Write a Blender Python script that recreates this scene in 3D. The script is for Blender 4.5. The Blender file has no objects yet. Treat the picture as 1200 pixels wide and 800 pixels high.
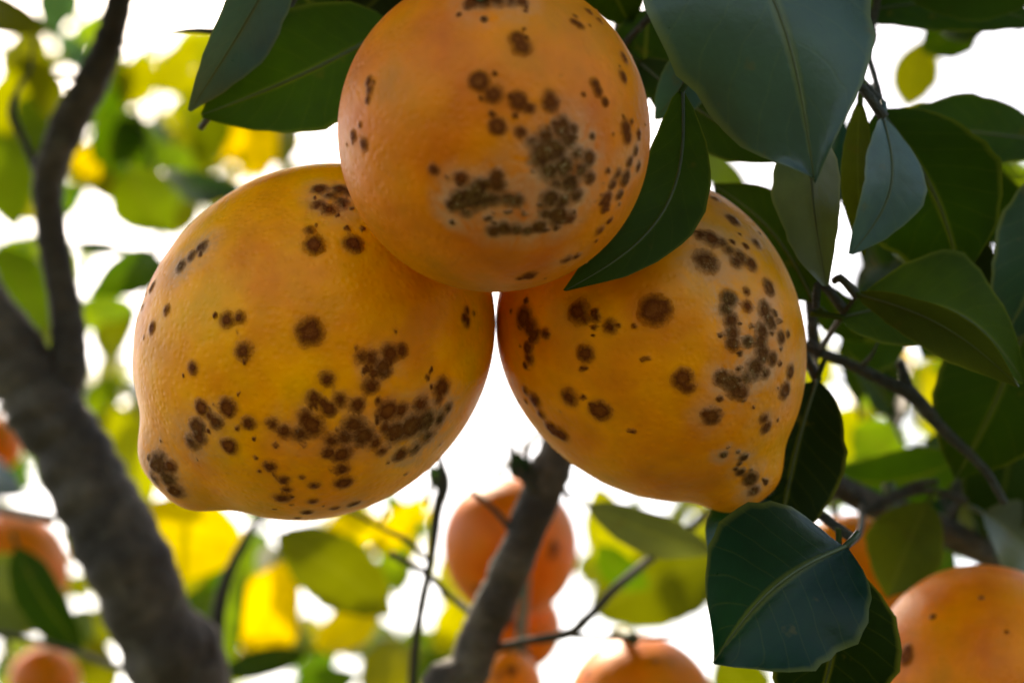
import bpy, math, random
import numpy as np
from mathutils import Vector, Matrix, noise
from mathutils.bvhtree import BVHTree

# ------------------------------------------------------------------ camera, sky, sun, exposure
scene = bpy.context.scene
LENS, SENSOR = 60.0, 36.0
PITCH = math.radians(22.0)
CAM = Vector((0.0, 0.0, 1.55))
FWD = Vector((0, math.cos(PITCH), math.sin(PITCH)))
UP = Vector((0, -math.sin(PITCH), math.cos(PITCH)))
RGT = Vector((1, 0, 0))
cd = bpy.data.cameras.new('camera')
cam = bpy.data.objects.new('camera', cd)
scene.collection.objects.link(cam)
cam.location = CAM
cam.rotation_euler = (math.radians(90) + PITCH, 0, 0)
cd.lens = LENS
cd.sensor_width = SENSOR
cd.clip_start = 0.02
cd.clip_end = 500
cd.dof.use_dof = True
cd.dof.focus_distance = 0.345
cd.dof.aperture_fstop = 10.0
cd.dof.aperture_blades = 0
scene.camera = cam

SUN_EL, SUN_AZ = math.radians(52), math.radians(-24)      # azimuth measured from +Y towards +X
SUNV = Vector((math.sin(SUN_AZ) * math.cos(SUN_EL), math.cos(SUN_AZ) * math.cos(SUN_EL), math.sin(SUN_EL)))
w = bpy.data.worlds.new('World')
scene.world = w
w.use_nodes = True
nt = w.node_tree
sky = nt.nodes.new('ShaderNodeTexSky')
sky.sky_type = 'NISHITA'
sky.sun_disc = False
sky.sun_elevation = SUN_EL
sky.sun_rotation = SUN_AZ
sky.dust_density = 4.0
sky.air_density = 1.0
sky.ozone_density = 1.0
bgn = nt.nodes['Background']
bgn.inputs['Strength'].default_value = 0.15
nt.links.new(sky.outputs[0], bgn.inputs[0])
sd = bpy.data.lights.new('sun', 'SUN')
sd.energy = 3.0
sd.angle = math.radians(0.5)
sd.color = (1.0, 0.94, 0.84)
sun = bpy.data.objects.new('sun', sd)
sun.rotation_euler = SUNV.to_track_quat('Z', 'Y').to_euler()
scene.collection.objects.link(sun)

scene.view_settings.view_transform = 'Standard'
scene.view_settings.look = 'None'
scene.view_settings.gamma = 1.0
scene.view_settings.use_curve_mapping = False
scene.view_settings.exposure = 1.75
scene.view_settings.use_white_balance = True          # camera balanced for open shade
scene.view_settings.white_balance_temperature = 7800
scene.cycles.use_denoising = True
scene.cycles.max_bounces = 8
scene.cycles.filter_width = 1.6
scene.cycles.transmission_bounces = 6
scene.cycles.diffuse_bounces = 4
scene.cycles.sample_clamp_indirect = 8.0

random.seed(11)
np.random.seed(11)
K = SENSOR / LENS / 1200.0


def P(px, py, d):
    """a point d metres in front of the viewing position, laid out from measurements of the photograph"""
    return CAM + d * (FWD + RGT * ((px - 600) * K) - UP * ((py - 400) * K))


def CV(x, y, z):
    """direction: right, down, towards the viewer -> world"""
    return (RGT * x - UP * y - FWD * z)


# ------------------------------------------------------------------ helpers
C = scene.collection


def mesh_obj(name, verts, faces, mat, parent=None, loc=(0, 0, 0), uvs=None, smooth=True):
    me = bpy.data.meshes.new(name)
    me.from_pydata([tuple(v) for v in verts], [], faces)
    if uvs is not None:
        lay = me.uv_layers.new(name='UVMap')
        li = np.empty(len(me.loops), dtype=np.int32)
        me.loops.foreach_get('vertex_index', li)
        lay.data.foreach_set('uv', np.asarray(uvs, dtype=np.float32)[li].ravel())
    if smooth:
        me.polygons.foreach_set('use_smooth', [True] * len(me.polygons))
    me.materials.append(mat)
    me.update()
    return link(name, me, parent, loc)


def link(name, me, parent=None, loc=(0, 0, 0)):
    o = bpy.data.objects.new(name, me)
    C.objects.link(o)
    o.location = Vector(loc)
    if parent:
        o.parent = parent
    return o


def thing(name, loc, label, cat, group=None):
    o = bpy.data.objects.new(name, None)
    C.objects.link(o)
    o.empty_display_size = 0.02
    o.location = loc
    o['label'] = label
    o['category'] = cat
    if group:
        o['group'] = group
    return o


def new_mat(name):
    m = bpy.data.materials.new(name)
    m.use_nodes = True
    n = m.node_tree.nodes
    for x in list(n):
        n.remove(x)
    out = n.new('ShaderNodeOutputMaterial')
    return m, n, m.node_tree.links, out


def math_node(n, l, op, a, b=None, c=None, clamp=False):
    m = n.new('ShaderNodeMath')
    m.operation = op
    m.use_clamp = clamp
    for i, v in enumerate((a, b, c)):
        if v is None:
            continue
        if isinstance(v, (int, float)):
            m.inputs[i].default_value = v
        else:
            l.new(v, m.inputs[i])
    return m.outputs[0]


def mix_col(n, l, fac, a, b, mode='MIX'):
    m = n.new('ShaderNodeMix')
    m.data_type = 'RGBA'
    m.blend_type = mode
    m.clamp_factor = True
    for s, v in ((m.inputs[0], fac), (m.inputs[6], a), (m.inputs[7], b)):
        if isinstance(v, (int, float)):
            s.default_value = v
        elif isinstance(v, tuple):
            s.default_value = (*v, 1)
        else:
            l.new(v, s)
    return m.outputs[2]


def noise_tex(n, l, vec, scale, detail=3, rough=0.55, dist=0.0):
    t = n.new('ShaderNodeTexNoise')
    t.inputs['Scale'].default_value = scale
    t.inputs['Detail'].default_value = detail
    t.inputs['Roughness'].default_value = rough
    t.inputs['Distortion'].default_value = dist
    l.new(vec, t.inputs['Vector'])
    return t.outputs['Fac']


def ramp(n, l, fac, stops, interp='LINEAR'):
    r = n.new('ShaderNodeValToRGB')
    r.color_ramp.interpolation = interp
    e = r.color_ramp.elements
    while len(e) < len(stops):
        e.new(0.5)
    for k, (p, c) in enumerate(stops):
        e[k].position = p
        e[k].color = (*c, 1) if len(c) == 3 else c
    l.new(fac, r.inputs[0])
    return r.outputs[0]


# ------------------------------------------------------------------ materials
def make_peel():
    m, n, l, out = new_mat('lemon_peel')
    tc = n.new('ShaderNodeTexCoord').outputs['Object']
    oi = n.new('ShaderNodeObjectInfo')
    big = noise_tex(n, l, tc, 34, 4, 0.6)
    mid = noise_tex(n, l, tc, 110, 3)
    fine = noise_tex(n, l, tc, 520, 3, 0.6)
    base = ramp(n, l, big, [(0.34, (0.76, 0.19, 0.0)), (0.5, (0.86, 0.275, 0.0)), (0.66, (0.74, 0.295, 0.0))])
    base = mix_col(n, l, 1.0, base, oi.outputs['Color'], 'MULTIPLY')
    v = math_node(n, l, 'MULTIPLY_ADD', mid, 0.62, 0.69)
    base = mix_col(n, l, 1.0, base, v, 'MULTIPLY')
    # the disease spots: distance field baked per vertex, ragged by noise
    at = n.new('ShaderNodeAttribute'); at.attribute_name = 'lesion'
    cr = n.new('ShaderNodeAttribute'); cr.attribute_name = 'crust'
    rag = math_node(n, l, 'MULTIPLY_ADD', noise_tex(n, l, tc, 380, 6, 0.75), 1.5, -0.75)
    x = math_node(n, l, 'ADD', at.outputs['Fac'], rag)
    xs = math_node(n, l, 'MULTIPLY_ADD', x, 0.5, 0.5, clamp=True)
    mask = ramp(n, l, xs, [(0.35, (0, 0, 0)), (0.72, (1, 1, 1))])
    halo = ramp(n, l, math_node(n, l, 'MULTIPLY_ADD', at.outputs['Fac'], 0.5, 0.5, clamp=True), [(0.12, (0, 0, 0)), (0.5, (1, 1, 1))])
    base = mix_col(n, l, math_node(n, l, 'MULTIPLY', halo, 0.5), base, (0.46, 0.13, 0.002))
    silv = ramp(n, l, noise_tex(n, l, tc, 240, 5, 0.7), [(0.40, (0, 0, 0)), (0.62, (1, 1, 1))])
    base = mix_col(n, l, math_node(n, l, 'MULTIPLY', math_node(n, l, 'MULTIPLY', cr.outputs['Fac'], halo), math_node(n, l, 'MULTIPLY', silv, 0.8)), base, (0.32, 0.21, 0.09))
    sc_ = n.new('ShaderNodeAttribute'); sc_.attribute_name = 'scar'
    scn = ramp(n, l, noise_tex(n, l, tc, 170, 6, 0.72, 0.6), [(0.36, (0, 0, 0)), (0.60, (1, 1, 1))])
    base = mix_col(n, l, math_node(n, l, 'MULTIPLY', sc_.outputs['Fac'], math_node(n, l, 'MULTIPLY', scn, 0.85)), base, (0.60, 0.31, 0.15))
    spotc = ramp(n, l, xs, [(0.42, (0.20, 0.038, 0.001)), (0.56, (0.085, 0.014, 0.001)), (0.70, (0.13, 0.026, 0.001)), (0.95, (0.22, 0.058, 0.006))])
    crn = noise_tex(n, l, tc, 700, 4, 0.7)
    crustc = ramp(n, l, crn, [(0.33, (0.05, 0.018, 0.004)), (0.48, (0.10, 0.042, 0.008)), (0.60, (0.15, 0.08, 0.02)), (0.70, (0.42, 0.32, 0.17))])
    spotc = mix_col(n, l, cr.outputs['Fac'], spotc, crustc)
    col = mix_col(n, l, mask, base, spotc)
    # small pores and wax freckles
    vor = n.new('ShaderNodeTexVoronoi')
    vor.inputs['Scale'].default_value = 620
    l.new(tc, vor.inputs['Vector'])
    por = ramp(n, l, vor.outputs['Distance'], [(0.0, (0, 0, 0)), (0.5, (1, 1, 1))])
    h1 = math_node(n, l, 'MULTIPLY', por, 0.35)
    h2 = math_node(n, l, 'MULTIPLY_ADD', mid, 1.6, h1)
    mk = math_node(n, l, 'MULTIPLY', mask, math_node(n, l, 'MULTIPLY_ADD', crn, 3.2, 0.6))
    h = math_node(n, l, 'ADD', h2, mk)
    b = n.new('ShaderNodeBump')
    b.inputs['Strength'].default_value = 0.75
    b.inputs['Distance'].default_value = 0.0004
    l.new(h, b.inputs['Height'])
    p = n.new('ShaderNodeBsdfPrincipled')
    l.new(col, p.inputs['Base Color'])
    rg = math_node(n, l, 'MULTIPLY_ADD', mask, 0.22, math_node(n, l, 'MULTIPLY_ADD', fine, 0.22, 0.36))
    l.new(rg, p.inputs['Roughness'])
    l.new(math_node(n, l, 'MULTIPLY_ADD', mask, -0.14, 0.24), p.inputs['Specular IOR Level'])
    l.new(b.outputs[0], p.inputs['Normal'])
    l.new(p.outputs[0], out.inputs[0])
    return m


def make_leaf():
    m, n, l, out = new_mat('citrus_leaf')
    oi = n.new('ShaderNodeObjectInfo')
    uv = n.new('ShaderNodeUVMap').outputs[0]
    tc = n.new('ShaderNodeTexCoord').outputs['Object']
    sp = n.new('ShaderNodeSeparateXYZ')
    l.new(uv, sp.inputs[0])
    t, vv = sp.outputs[0], sp.outputs[1]
    av = math_node(n, l, 'ABSOLUTE', math_node(n, l, 'MULTIPLY_ADD', vv, 2.0, -1.0))
    ph = math_node(n, l, 'MULTIPLY_ADD', t, 9.0, math_node(n, l, 'MULTIPLY', av, -1.9))
    ph = math_node(n, l, 'ADD', ph, math_node(n, l, 'MULTIPLY', noise_tex(n, l, tc, 60, 2), 0.7))
    fr = math_node(n, l, 'ABSOLUTE', math_node(n, l, 'MULTIPLY_ADD', math_node(n, l, 'FRACT', ph), 2.0, -1.0))
    vein = ramp(n, l, fr, [(0.0, (1, 1, 1)), (0.12, (0, 0, 0))])
    rib = ramp(n, l, av, [(0.0, (1, 1, 1)), (0.035, (0.8, 0.8, 0.8)), (0.075, (0, 0, 0))])
    veins = math_node(n, l, 'MAXIMUM', math_node(n, l, 'MULTIPLY', vein, 0.13), math_node(n, l, 'MULTIPLY', rib, 0.7))
    nz = noise_tex(n, l, tc, 55, 4, 0.6)
    nf = noise_tex(n, l, tc, 420, 3, 0.6)
    val = math_node(n, l, 'MULTIPLY_ADD', nz, 0.9, math_node(n, l, 'MULTIPLY_ADD', nf, 0.25, 0.43))
    col = mix_col(n, l, 1.0, oi.outputs['Color'], val, 'MULTIPLY')
    col = mix_col(n, l, math_node(n, l, 'MULTIPLY', veins, 0.35), col, (0.12, 0.15, 0.03))
    edge = ramp(n, l, av, [(0.90, (0, 0, 0)), (0.975, (1, 1, 1))])
    col = mix_col(n, l, math_node(n, l, 'MULTIPLY', edge, 0.22), col, (0.16, 0.19, 0.04))
    # blotches of paler tissue and brown flecks
    bl = ramp(n, l, noise_tex(n, l, tc, 150, 3, 0.6), [(0.66, (0, 0, 0)), (0.74, (1, 1, 1))])
    col = mix_col(n, l, math_node(n, l, 'MULTIPLY', bl, 0.35), col, (0.06, 0.05, 0.01))
    geo = n.new('ShaderNodeNewGeometry')
    front = mix_col(n, l, math_node(n, l, 'MULTIPLY', geo.outputs['Backfacing'], 0.12), col, (0.05, 0.09, 0.01))
    tr = mix_col(n, l, 1.0, col, (3.3, 2.9, 0.6), 'MULTIPLY')
    tr = mix_col(n, l, math_node(n, l, 'MULTIPLY', veins, 0.3), tr, (0.25, 0.28, 0.02))
    b = n.new('ShaderNodeBump')
    b.inputs['Strength'].default_value = 0.5
    b.inputs['Distance'].default_value = 0.0005
    l.new(math_node(n, l, 'MULTIPLY_ADD', veins, -0.5, math_node(n, l, 'MULTIPLY_ADD', nz, 1.2, math_node(n, l, 'MULTIPLY', nf, 0.35))), b.inputs['Height'])
    p = n.new('ShaderNodeBsdfPrincipled')
    l.new(front, p.inputs['Base Color'])
    ro = math_node(n, l, 'MULTIPLY_ADD', nf, 0.2, 0.22)
    l.new(math_node(n, l, 'MULTIPLY_ADD', geo.outputs['Backfacing'], 0.28, ro), p.inputs['Roughness'])
    l.new(math_node(n, l, 'MULTIPLY', oi.outputs['Alpha'], math_node(n, l, 'MULTIPLY_ADD', geo.outputs['Backfacing'], -0.40, 0.5)), p.inputs['Specular IOR Level'])
    l.new(b.outputs[0], p.inputs['Normal'])
    ts = n.new('ShaderNodeBsdfTranslucent')
    l.new(tr, ts.inputs[0])
    mx = n.new('ShaderNodeMixShader')
    mx.inputs[0].default_value = 0.24
    l.new(p.outputs[0], mx.inputs[1])
    l.new(ts.outputs[0], mx.inputs[2])
    l.new(mx.outputs[0], out.inputs[0])
    return m


def make_bark(name, c1, c2, c3, scale):
    m, n, l, out = new_mat(name)
    tc = n.new('ShaderNodeTexCoord').outputs['Object']
    a = noise_tex(n, l, tc, scale, 5, 0.65, 0.4)
    bb = noise_tex(n, l, tc, scale * 5, 4, 0.7)
    col = ramp(n, l, a, [(0.32, c1), (0.5, c2), (0.68, c3)])
    col = mix_col(n, l, 1.0, col, math_node(n, l, 'MULTIPLY_ADD', bb, 1.1, 0.45), 'MULTIPLY')
    lich = ramp(n, l, noise_tex(n, l, tc, scale * 2.2, 4, 0.6), [(0.62, (0, 0, 0)), (0.7, (1, 1, 1))])
    col = mix_col(n, l, math_node(n, l, 'MULTIPLY', lich, 0.4), col, (0.16, 0.17, 0.12))
    b = n.new('ShaderNodeBump')
    b.inputs['Strength'].default_value = 1.0
    b.inputs['Distance'].default_value = 0.003
    l.new(math_node(n, l, 'MULTIPLY_ADD', bb, 0.7, a), b.inputs['Height'])
    p = n.new('ShaderNodeBsdfPrincipled')
    l.new(col, p.inputs['Base Color'])
    p.inputs['Roughness'].default_value = 0.75
    l.new(b.outputs[0], p.inputs['Normal'])
    l.new(p.outputs[0], out.inputs[0])
    return m


def make_ground():
    m, n, l, out = new_mat('orchard_soil')
    tc = n.new('ShaderNodeTexCoord').outputs['Object']
    a = noise_tex(n, l, tc, 0.6, 5, 0.6)
    b2 = noise_tex(n, l, tc, 9, 5, 0.7)
    col = ramp(n, l, a, [(0.35, (0.040, 0.030, 0.016)), (0.55, (0.026, 0.036, 0.010)), (0.7, (0.018, 0.030, 0.007))])
    col = mix_col(n, l, 1.0, col, math_node(n, l, 'MULTIPLY_ADD', b2, 0.8, 0.6), 'MULTIPLY')
    b = n.new('ShaderNodeBump')
    b.inputs['Distance'].default_value = 0.02
    l.new(b2, b.inputs['Height'])
    p = n.new('ShaderNodeBsdfPrincipled')
    l.new(col, p.inputs['Base Color'])
    p.inputs['Roughness'].default_value = 0.95
    l.new(b.outputs[0], p.inputs['Normal'])
    l.new(p.outputs[0], out.inputs[0])
    return m


def make_plain(name, c, rough=0.6, scale=300):
    m, n, l, out = new_mat(name)
    tc = n.new('ShaderNodeTexCoord').outputs['Object']
    v = math_node(n, l, 'MULTIPLY_ADD', noise_tex(n, l, tc, scale, 3), 0.9, 0.55)
    col = mix_col(n, l, 1.0, c, v, 'MULTIPLY')
    p = n.new('ShaderNodeBsdfPrincipled')
    l.new(col, p.inputs['Base Color'])
    p.inputs['Roughness'].default_value = rough
    l.new(p.outputs[0], out.inputs[0])
    return m


PEEL = make_peel()
LEAF = make_leaf()
BARK = make_bark('grey_brown_bark', (0.014, 0.010, 0.006), (0.050, 0.040, 0.027), (0.13, 0.11, 0.08), 45)
TWIG = make_bark('green_twig_bark', (0.022, 0.024, 0.014), (0.04, 0.042, 0.024), (0.07, 0.06, 0.038), 120)
SOIL = make_ground()
STALK = make_plain('green_stalk', (0.075, 0.10, 0.03))
RIB = make_plain('leaf_rib', (0.045, 0.065, 0.015), 0.5)

# ------------------------------------------------------------------ the setting
gv, gf = [], []
G = 40
for j in range(G + 1):
    for i in range(G + 1):
        x = ((i / G) * 2 - 1); y = ((j / G) * 2 - 1)
        X = 150 * x * abs(x); Y = 150 * y * abs(y)
        gv.append((X, Y, 0.06 * noise.noise(Vector((X * 0.6, Y * 0.6, 0)))))
for j in range(G):
    for i in range(G):
        a = j * (G + 1) + i
        gf.append((a, a + 1, a + G + 2, a + G + 1))
ground = mesh_obj('ground', gv, gf, SOIL)
ground['kind'] = 'structure'

# ------------------------------------------------------------------ the tree's wood
TREE_BASE = Vector((-0.02, 0.72, 0.0))
tree = thing('lemon_tree', TREE_BASE, 'lemon tree with grey-brown forked limbs and glossy dark leaves carrying the spotted fruit', 'tree')


def catmull(pts, n=8):
    out = []
    Q = [pts[0] * 2 - pts[1]] + pts + [pts[-1] * 2 - pts[-2]]
    for i in range(1, len(Q) - 2):
        p0, p1, p2, p3 = Q[i - 1:i + 3]
        for k in range(n):
            t = k / n
            out.append(0.5 * ((2 * p1) + (p2 - p0) * t + (2 * p0 - 5 * p1 + 4 * p2 - p3) * t * t + (3 * p1 - p0 - 3 * p2 + p3) * t ** 3))
    out.append(Q[-2])
    return out


def tube_geo(pts, rads, sides=12, sub=8, rough=0.10, seed=0):
    """pts world, rads metres -> verts, faces"""
    v4 = [np.array([*p, r]) for p, r in zip(pts, rads)]
    path = catmull(v4, sub)
    verts, faces = [], []
    prev = None
    for k, q in enumerate(path):
        p = Vector(q[:3])
        a = Vector(path[max(k - 1, 0)][:3]); b = Vector(path[min(k + 1, len(path) - 1)][:3])
        t = (b - a).normalized()
        if prev is None:
            prev = t.orthogonal().normalized()
        n1 = (prev - t * prev.dot(t)).normalized()
        prev = n1
        n2 = t.cross(n1)
        for s in range(sides):
            an = 2 * math.pi * s / sides
            d = n1 * math.cos(an) + n2 * math.sin(an)
            r = max(q[3], 0.0002)
            f = 1 + rough * noise.noise((p + d * r) * (0.55 / r) + Vector((seed, 0, 0))) + rough * 0.8 * noise.noise((p + d * r) * (0.2 / r) + Vector((0, seed, 0)))
            verts.append(p + d * r * f)
    for k in range(len(path) - 1):
        for s in range(sides):
            a = k * sides + s; b = k * sides + (s + 1) % sides
            faces.append((a, b, b + sides, a + sides))
    faces.append(tuple(range(sides - 1, -1, -1)))
    e = (len(path) - 1) * sides
    faces.append(tuple(range(e, e + sides)))
    return verts, faces, path


WOOD_PTS = []


def wood(name, pts, mat=None, sides=12, sub=8, rough=0.10, parent=None, seed=0, record=True):
    """pts: (px, py, depth, width_px)"""
    wp = [P(a, b, d) for a, b, d, _ in pts]
    rr = [0.5 * wd * K * d for a, b, d, wd in pts]
    return wood_w(name, wp, rr, mat, sides, sub, rough, parent, seed, record)


def wood_w(name, wp, rr, mat=None, sides=12, sub=8, rough=0.10, parent=None, seed=0, record=True):
    v, f, path = tube_geo(wp, rr, sides, sub, rough, seed)
    if record:
        WOOD_PTS.extend([(Vector(q[:3]), q[3]) for q in path])
    o0 = wp[0]
    par = parent or tree
    base = par.location if par is tree else par.location + tree.location
    return mesh_obj(name, [p - o0 for p in v], f, mat or BARK, par, o0 - base)


FORK = P(225, 850, 0.56)
LOW = Vector((FORK.x + 0.06, FORK.y + 0.10, 1.25))
wood_w('trunk', [TREE_BASE + Vector((0, 0, -0.05)), TREE_BASE + Vector((0.01, 0.01, 0.35)), TREE_BASE + Vector((-0.02, -0.01, 0.75)), LOW + Vector((0, 0, -0.18)), LOW],
       [0.058, 0.048, 0.042, 0.034, 0.026], BARK, 20, 10, 0.12)
l0 = P(222, 850, 0.56); l1 = P(150, 690, 0.55)
limb_pts = [LOW + Vector((0, 0, -0.06)), LOW + (l0 - LOW) * 0.5, l0] + [P(a, b, d) for a, b, d in ((193, 760, .555), (152, 665, .55), (108, 575, .55), (60, 490, .55), (10, 410, .55), (-60, 300, .55), (-140, 130, .56), (-170, -60, .58))]
limb_r = [0.024, 0.019, 0.0158] + [0.5 * wd * K * .55 for wd in (106, 102, 96, 90, 80, 70, 58, 48)]
wood_w('limb', limb_pts, limb_r, BARK, 22, 12, 0.14, seed=3)
wood('limb', [(70, 500, .55, 44), (80, 430, .552, 44), (78, 370, .555, 40), (68, 315, .555, 38), (58, 255, .555, 36), (57, 210, .555, 38), (74, 160, .555, 42), (100, 110, .555, 42), (124, 60, .555, 37), (140, 0, .555, 32), (150, -60, .56, 30), (150, -160, .58, 28)], BARK, 18, 12, 0.14, seed=5)
c0 = P(520, 880, 0.50)
wood_w('limb', [LOW + Vector((0.005, 0, -0.05)), LOW + (c0 - LOW) * 0.5 + Vector((0.01, 0, 0)), c0] + [P(a, b, .5) for a, b in ((545, 800), (562, 745), (592, 680), (622, 610), (648, 545), (668, 490), (690, 400), (705, 280), (720, 120), (740, -60))],
       [0.02, 0.012, 0.0085] + [0.5 * wd * K * .5 for wd in (52, 50, 47, 46, 46, 40, 34, 30, 28, 26)], BARK, 18, 10, 0.16, seed=8)
# twigs
TW = [
    [(482, 880, .52, 12), (484, 790, .52, 11), (492, 720, .51, 11), (505, 655, .51, 11), (512, 600, .51, 14), (520, 565, .51, 16), (513, 530, .51, 7), (490, 440, .5, 6)],
    [(500, 655, .51, 6), (478, 634, .51, 7), (450, 620, .51, 5), (412, 600, .51, 5), (375, 588, .51, 4)],
    [(560, 725, .5, 9), (530, 700, .51, 8), (500, 672, .51, 8), (478, 660, .51, 8), (456, 648, .51, 9)],
    [(600, 622, .5, 9), (580, 598, .5, 6), (552, 575, .5, 7)],
    [(245, 880, .60, 17), (252, 780, .60, 16), (258, 705, .60, 17), (275, 655, .60, 12), (305, 605, .60, 10), (350, 540, .60, 9)],
    [(560, 765, .5, 12), (610, 752, .5, 10), (665, 742, .5, 12), (690, 722, .5, 11), (722, 688, .51, 11), (765, 652, .53, 10), (830, 600, .55, 9), (870, 540, .56, 8)],
    [(670, 744, .5, 7), (740, 748, .5, 5), (800, 746, .5, 5), (860, 750, .51, 4)],
    [(930, 440, .46, 26), (940, 500, .47, 27), (962, 552, .48, 29), (1010, 585, .49, 31), (1075, 608, .50, 33), (1150, 645, .51, 36), (1230, 690, .52, 40), (1330, 760, .56, 44)],
    [(1178, 590, .42, 9), (1152, 548, .42, 11), (1105, 503, .42, 14), (1068, 462, .42, 19), (1035, 446, .42, 15), (998, 428, .42, 13), (960, 412, .42, 14), (945, 400, .42, 12)],
    [(1070, 470, .42, 15), (1062, 445, .42, 12), (1054, 424, .42, 10)],
    [(955, 420, .43, 18), (950, 360, .43, 14), (945, 300, .43, 16), (935, 220, .43, 12), (960, 100, .43, 14), (1000, 20, .44, 16), (1040, -60, .45, 18), (1090, -180, .46, 22)],
    [(-40, 738, .62, 8), (20, 746, .62, 8), (80, 760, .62, 8), (140, 782, .6, 9), (190, 790, .57, 10)],
    [(-30, 590, .66, 12), (10, 598, .66, 12), (60, 608, .6, 12)],
    [(44, 205, .555, 9), (30, 170, .56, 9), (14, 132, .56, 10), (24, 98, .57, 6), (34, 86, .57, 5), (40, 40, .58, 4)],
    [(235, 150, .40, 8), (280, 90, .39, 8), (330, 20, .39, 10), (380, -50, .4, 12), (470, -110, .42, 15)],
    [(470, -110, .42, 16), (600, -140, .41, 18), (760, -150, .42, 20), (900, -150, .44, 22), (1090, -180, .46, 22)],
    [(520, 20, .42, 8), (540, -60, .42, 9), (570, -135, .415, 11)],
    [(1000, 20, .44, 10), (1022, 80, .405, 8), (1033, 126, .378, 7), (1036, 138, .372, 5)],
    [(955, 420, .43, 9), (972, 392, .405, 8), (988, 368, .386, 6), (1004, 346, .379, 4)],
    [(1012, 586, .49, 10), (1008, 622, .42, 8), (996, 638, .362, 6), (986, 648, .36, 4)],
    [(955, 420, .43, 8), (958, 436, .405, 7), (958, 448, .392, 5)],
    [(780, -150, .42, 10), (800, -20, .385, 8), (806, 60, .365, 7), (801, 106, .356, 5)],
    [(165, 420, .9, 6), (175, 330, .9, 7), (190, 250, .9, 7), (175, 180, .9, 6), (160, 120, .9, 5)],
]
for i, t in enumerate(TW):
    wood('twig', t, TWIG if t[0][3] < 22 else BARK, 10, 7, 0.12, seed=i * 7.3)
# thorns
TH = [((112, 88, .553, 11), (88, 92, .55, 8), (62, 88, .548, 1)), ((630, 575, .496, 16), (606, 548, .494, 12), (594, 508, .492, 1.5)), ((628, 560, .496, 14), (618, 540, .494, 8), (622, 518, .492, 1.5)),
      ((262, 38, .41, 9), (225, 36, .41, 6), (184, 40, .41, 1)), ((508, 560, .51, 7), (500, 590, .505, 5), (502, 575, .5, 1)), ((1010, 430, .42, 7), (1022, 415, .417, 4), (1030, 398, .415, 1)),
      ((452, 600, .51, 5), (447, 612, .508, 3), (446, 620, .507, 1))]
for i, t in enumerate(TH):
    wood('thorn', t, TWIG, 8, 5, 0.05, seed=i, record=False)

# ------------------------------------------------------------------ leaves
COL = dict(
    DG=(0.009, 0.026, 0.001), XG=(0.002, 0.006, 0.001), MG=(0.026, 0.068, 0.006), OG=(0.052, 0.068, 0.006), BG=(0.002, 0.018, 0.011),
    YG=(0.155, 0.175, 0.014), LG=(0.075, 0.135, 0.014), YL=(0.36, 0.29, 0.012), PG=(0.13, 0.18, 0.08), BL=(0.022, 0.062, 0.078), GG=(0.050, 0.072, 0.042))  # BL: reflected sky blue put into the leaf colour


def leaf_shape(t, kind=0):
    a = (0.92, 0.80, 1.05)[kind]
    s = math.sin(math.pi * min(1, t) ** a)
    s = max(s, 0.0) ** 0.78
    if t > 0.86:
        s *= 1 - 0.35 * ((t - 0.86) / 0.14)
    return s


def leaf_geo(L, W, bend=0.0, side=0.0, fold=0.2, wave=0.05, curl=0.0, kind=0, nt_=18, nv=9, seed=0, thick=0.00035):
    """local: x along, y across, z normal. returns verts, faces, uvs; closed thin blade with a petiole"""
    rnd = random.Random(seed)
    ph1, ph2 = rnd.random() * 6.28, rnd.random() * 6.28
    V, F, U = [], [], []

    def pt(t, v):
        hw = 0.5 * W * leaf_shape(t, kind) + 0.0004
        hw *= 1 + 0.025 * math.sin(t * 19 + ph1 + (2 if v > 0 else 0)) + 0.05 * noise.noise(Vector((t * 6 + seed * 3.1, 5 if v > 0 else 0, 0))) + 0.02 * math.sin(t * 47 + ph2)
        y = v * hw
        z = bend * L * math.sin(math.pi * t) + fold * abs(y) + curl * (abs(v) ** 2.2) * hw
        z += wave * W * math.sin(t * 9.5 + ph1 + (1.7 if v > 0 else 0)) * v * v + 0.02 * W * math.sin(t * 5 + ph2)
        y2 = y + side * L * math.sin(math.pi * t)
        return (t * L, y2, z)
    for i in range(nt_ + 1):
        for j in range(nv):
            t = i / nt_; v = -1 + 2 * j / (nv - 1)
            V.append(pt(t, v)); U.append((t, 0.5 + 0.5 * v))
    for i in range(nt_):
        for j in range(nv - 1):
            a = i * nv + j
            F.append((a, a + nv, a + nv + 1, a + 1))
    # petiole: short square tube behind the blade
    b0 = len(V)
    r = 0.0007 + 0.003 * W
    pl = min(0.008, 0.14 * L)
    for k in range(4):
        x = -pl + (pl + 0.02 * L) * k / 3
        for (dy, dz) in ((1, 1), (-1, 1), (-1, -1), (1, -1)):
            V.append((x, dy * r * 0.7, dz * r * 0.7 - 0.5 * pl * (1 - k / 3) ** 2)); U.append((0, 0.5))
    for k in range(3):
        for s in range(4):
            a = b0 + k * 4 + s; b = b0 + k * 4 + (s + 1) % 4
            F.append((a, b, b + 4, a + 4))
    # midrib strip used by leaves that show one
    R, RF = [], []
    for i in range(nt_ + 1):
        t = i / nt_
        x, y, z = pt(t, 0)
        rr = (0.00035 + 0.006 * W) * (1 - 0.8 * t)
        for (dy, dz) in ((1, 0.0), (0.5, 0.8), (-0.5, 0.8), (-1, 0.0), (-0.5, -0.8), (0.5, -0.8)):
            R.append((x, y + dy * rr, z + dz * rr))
    for i in range(nt_):
        for s in range(6):
            a = i * 6 + s; b = i * 6 + (s + 1) % 6
            RF.append((a, b, b + 6, a + 6))
    return V, F, U, R, RF


LEAF_N = [0]


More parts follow.
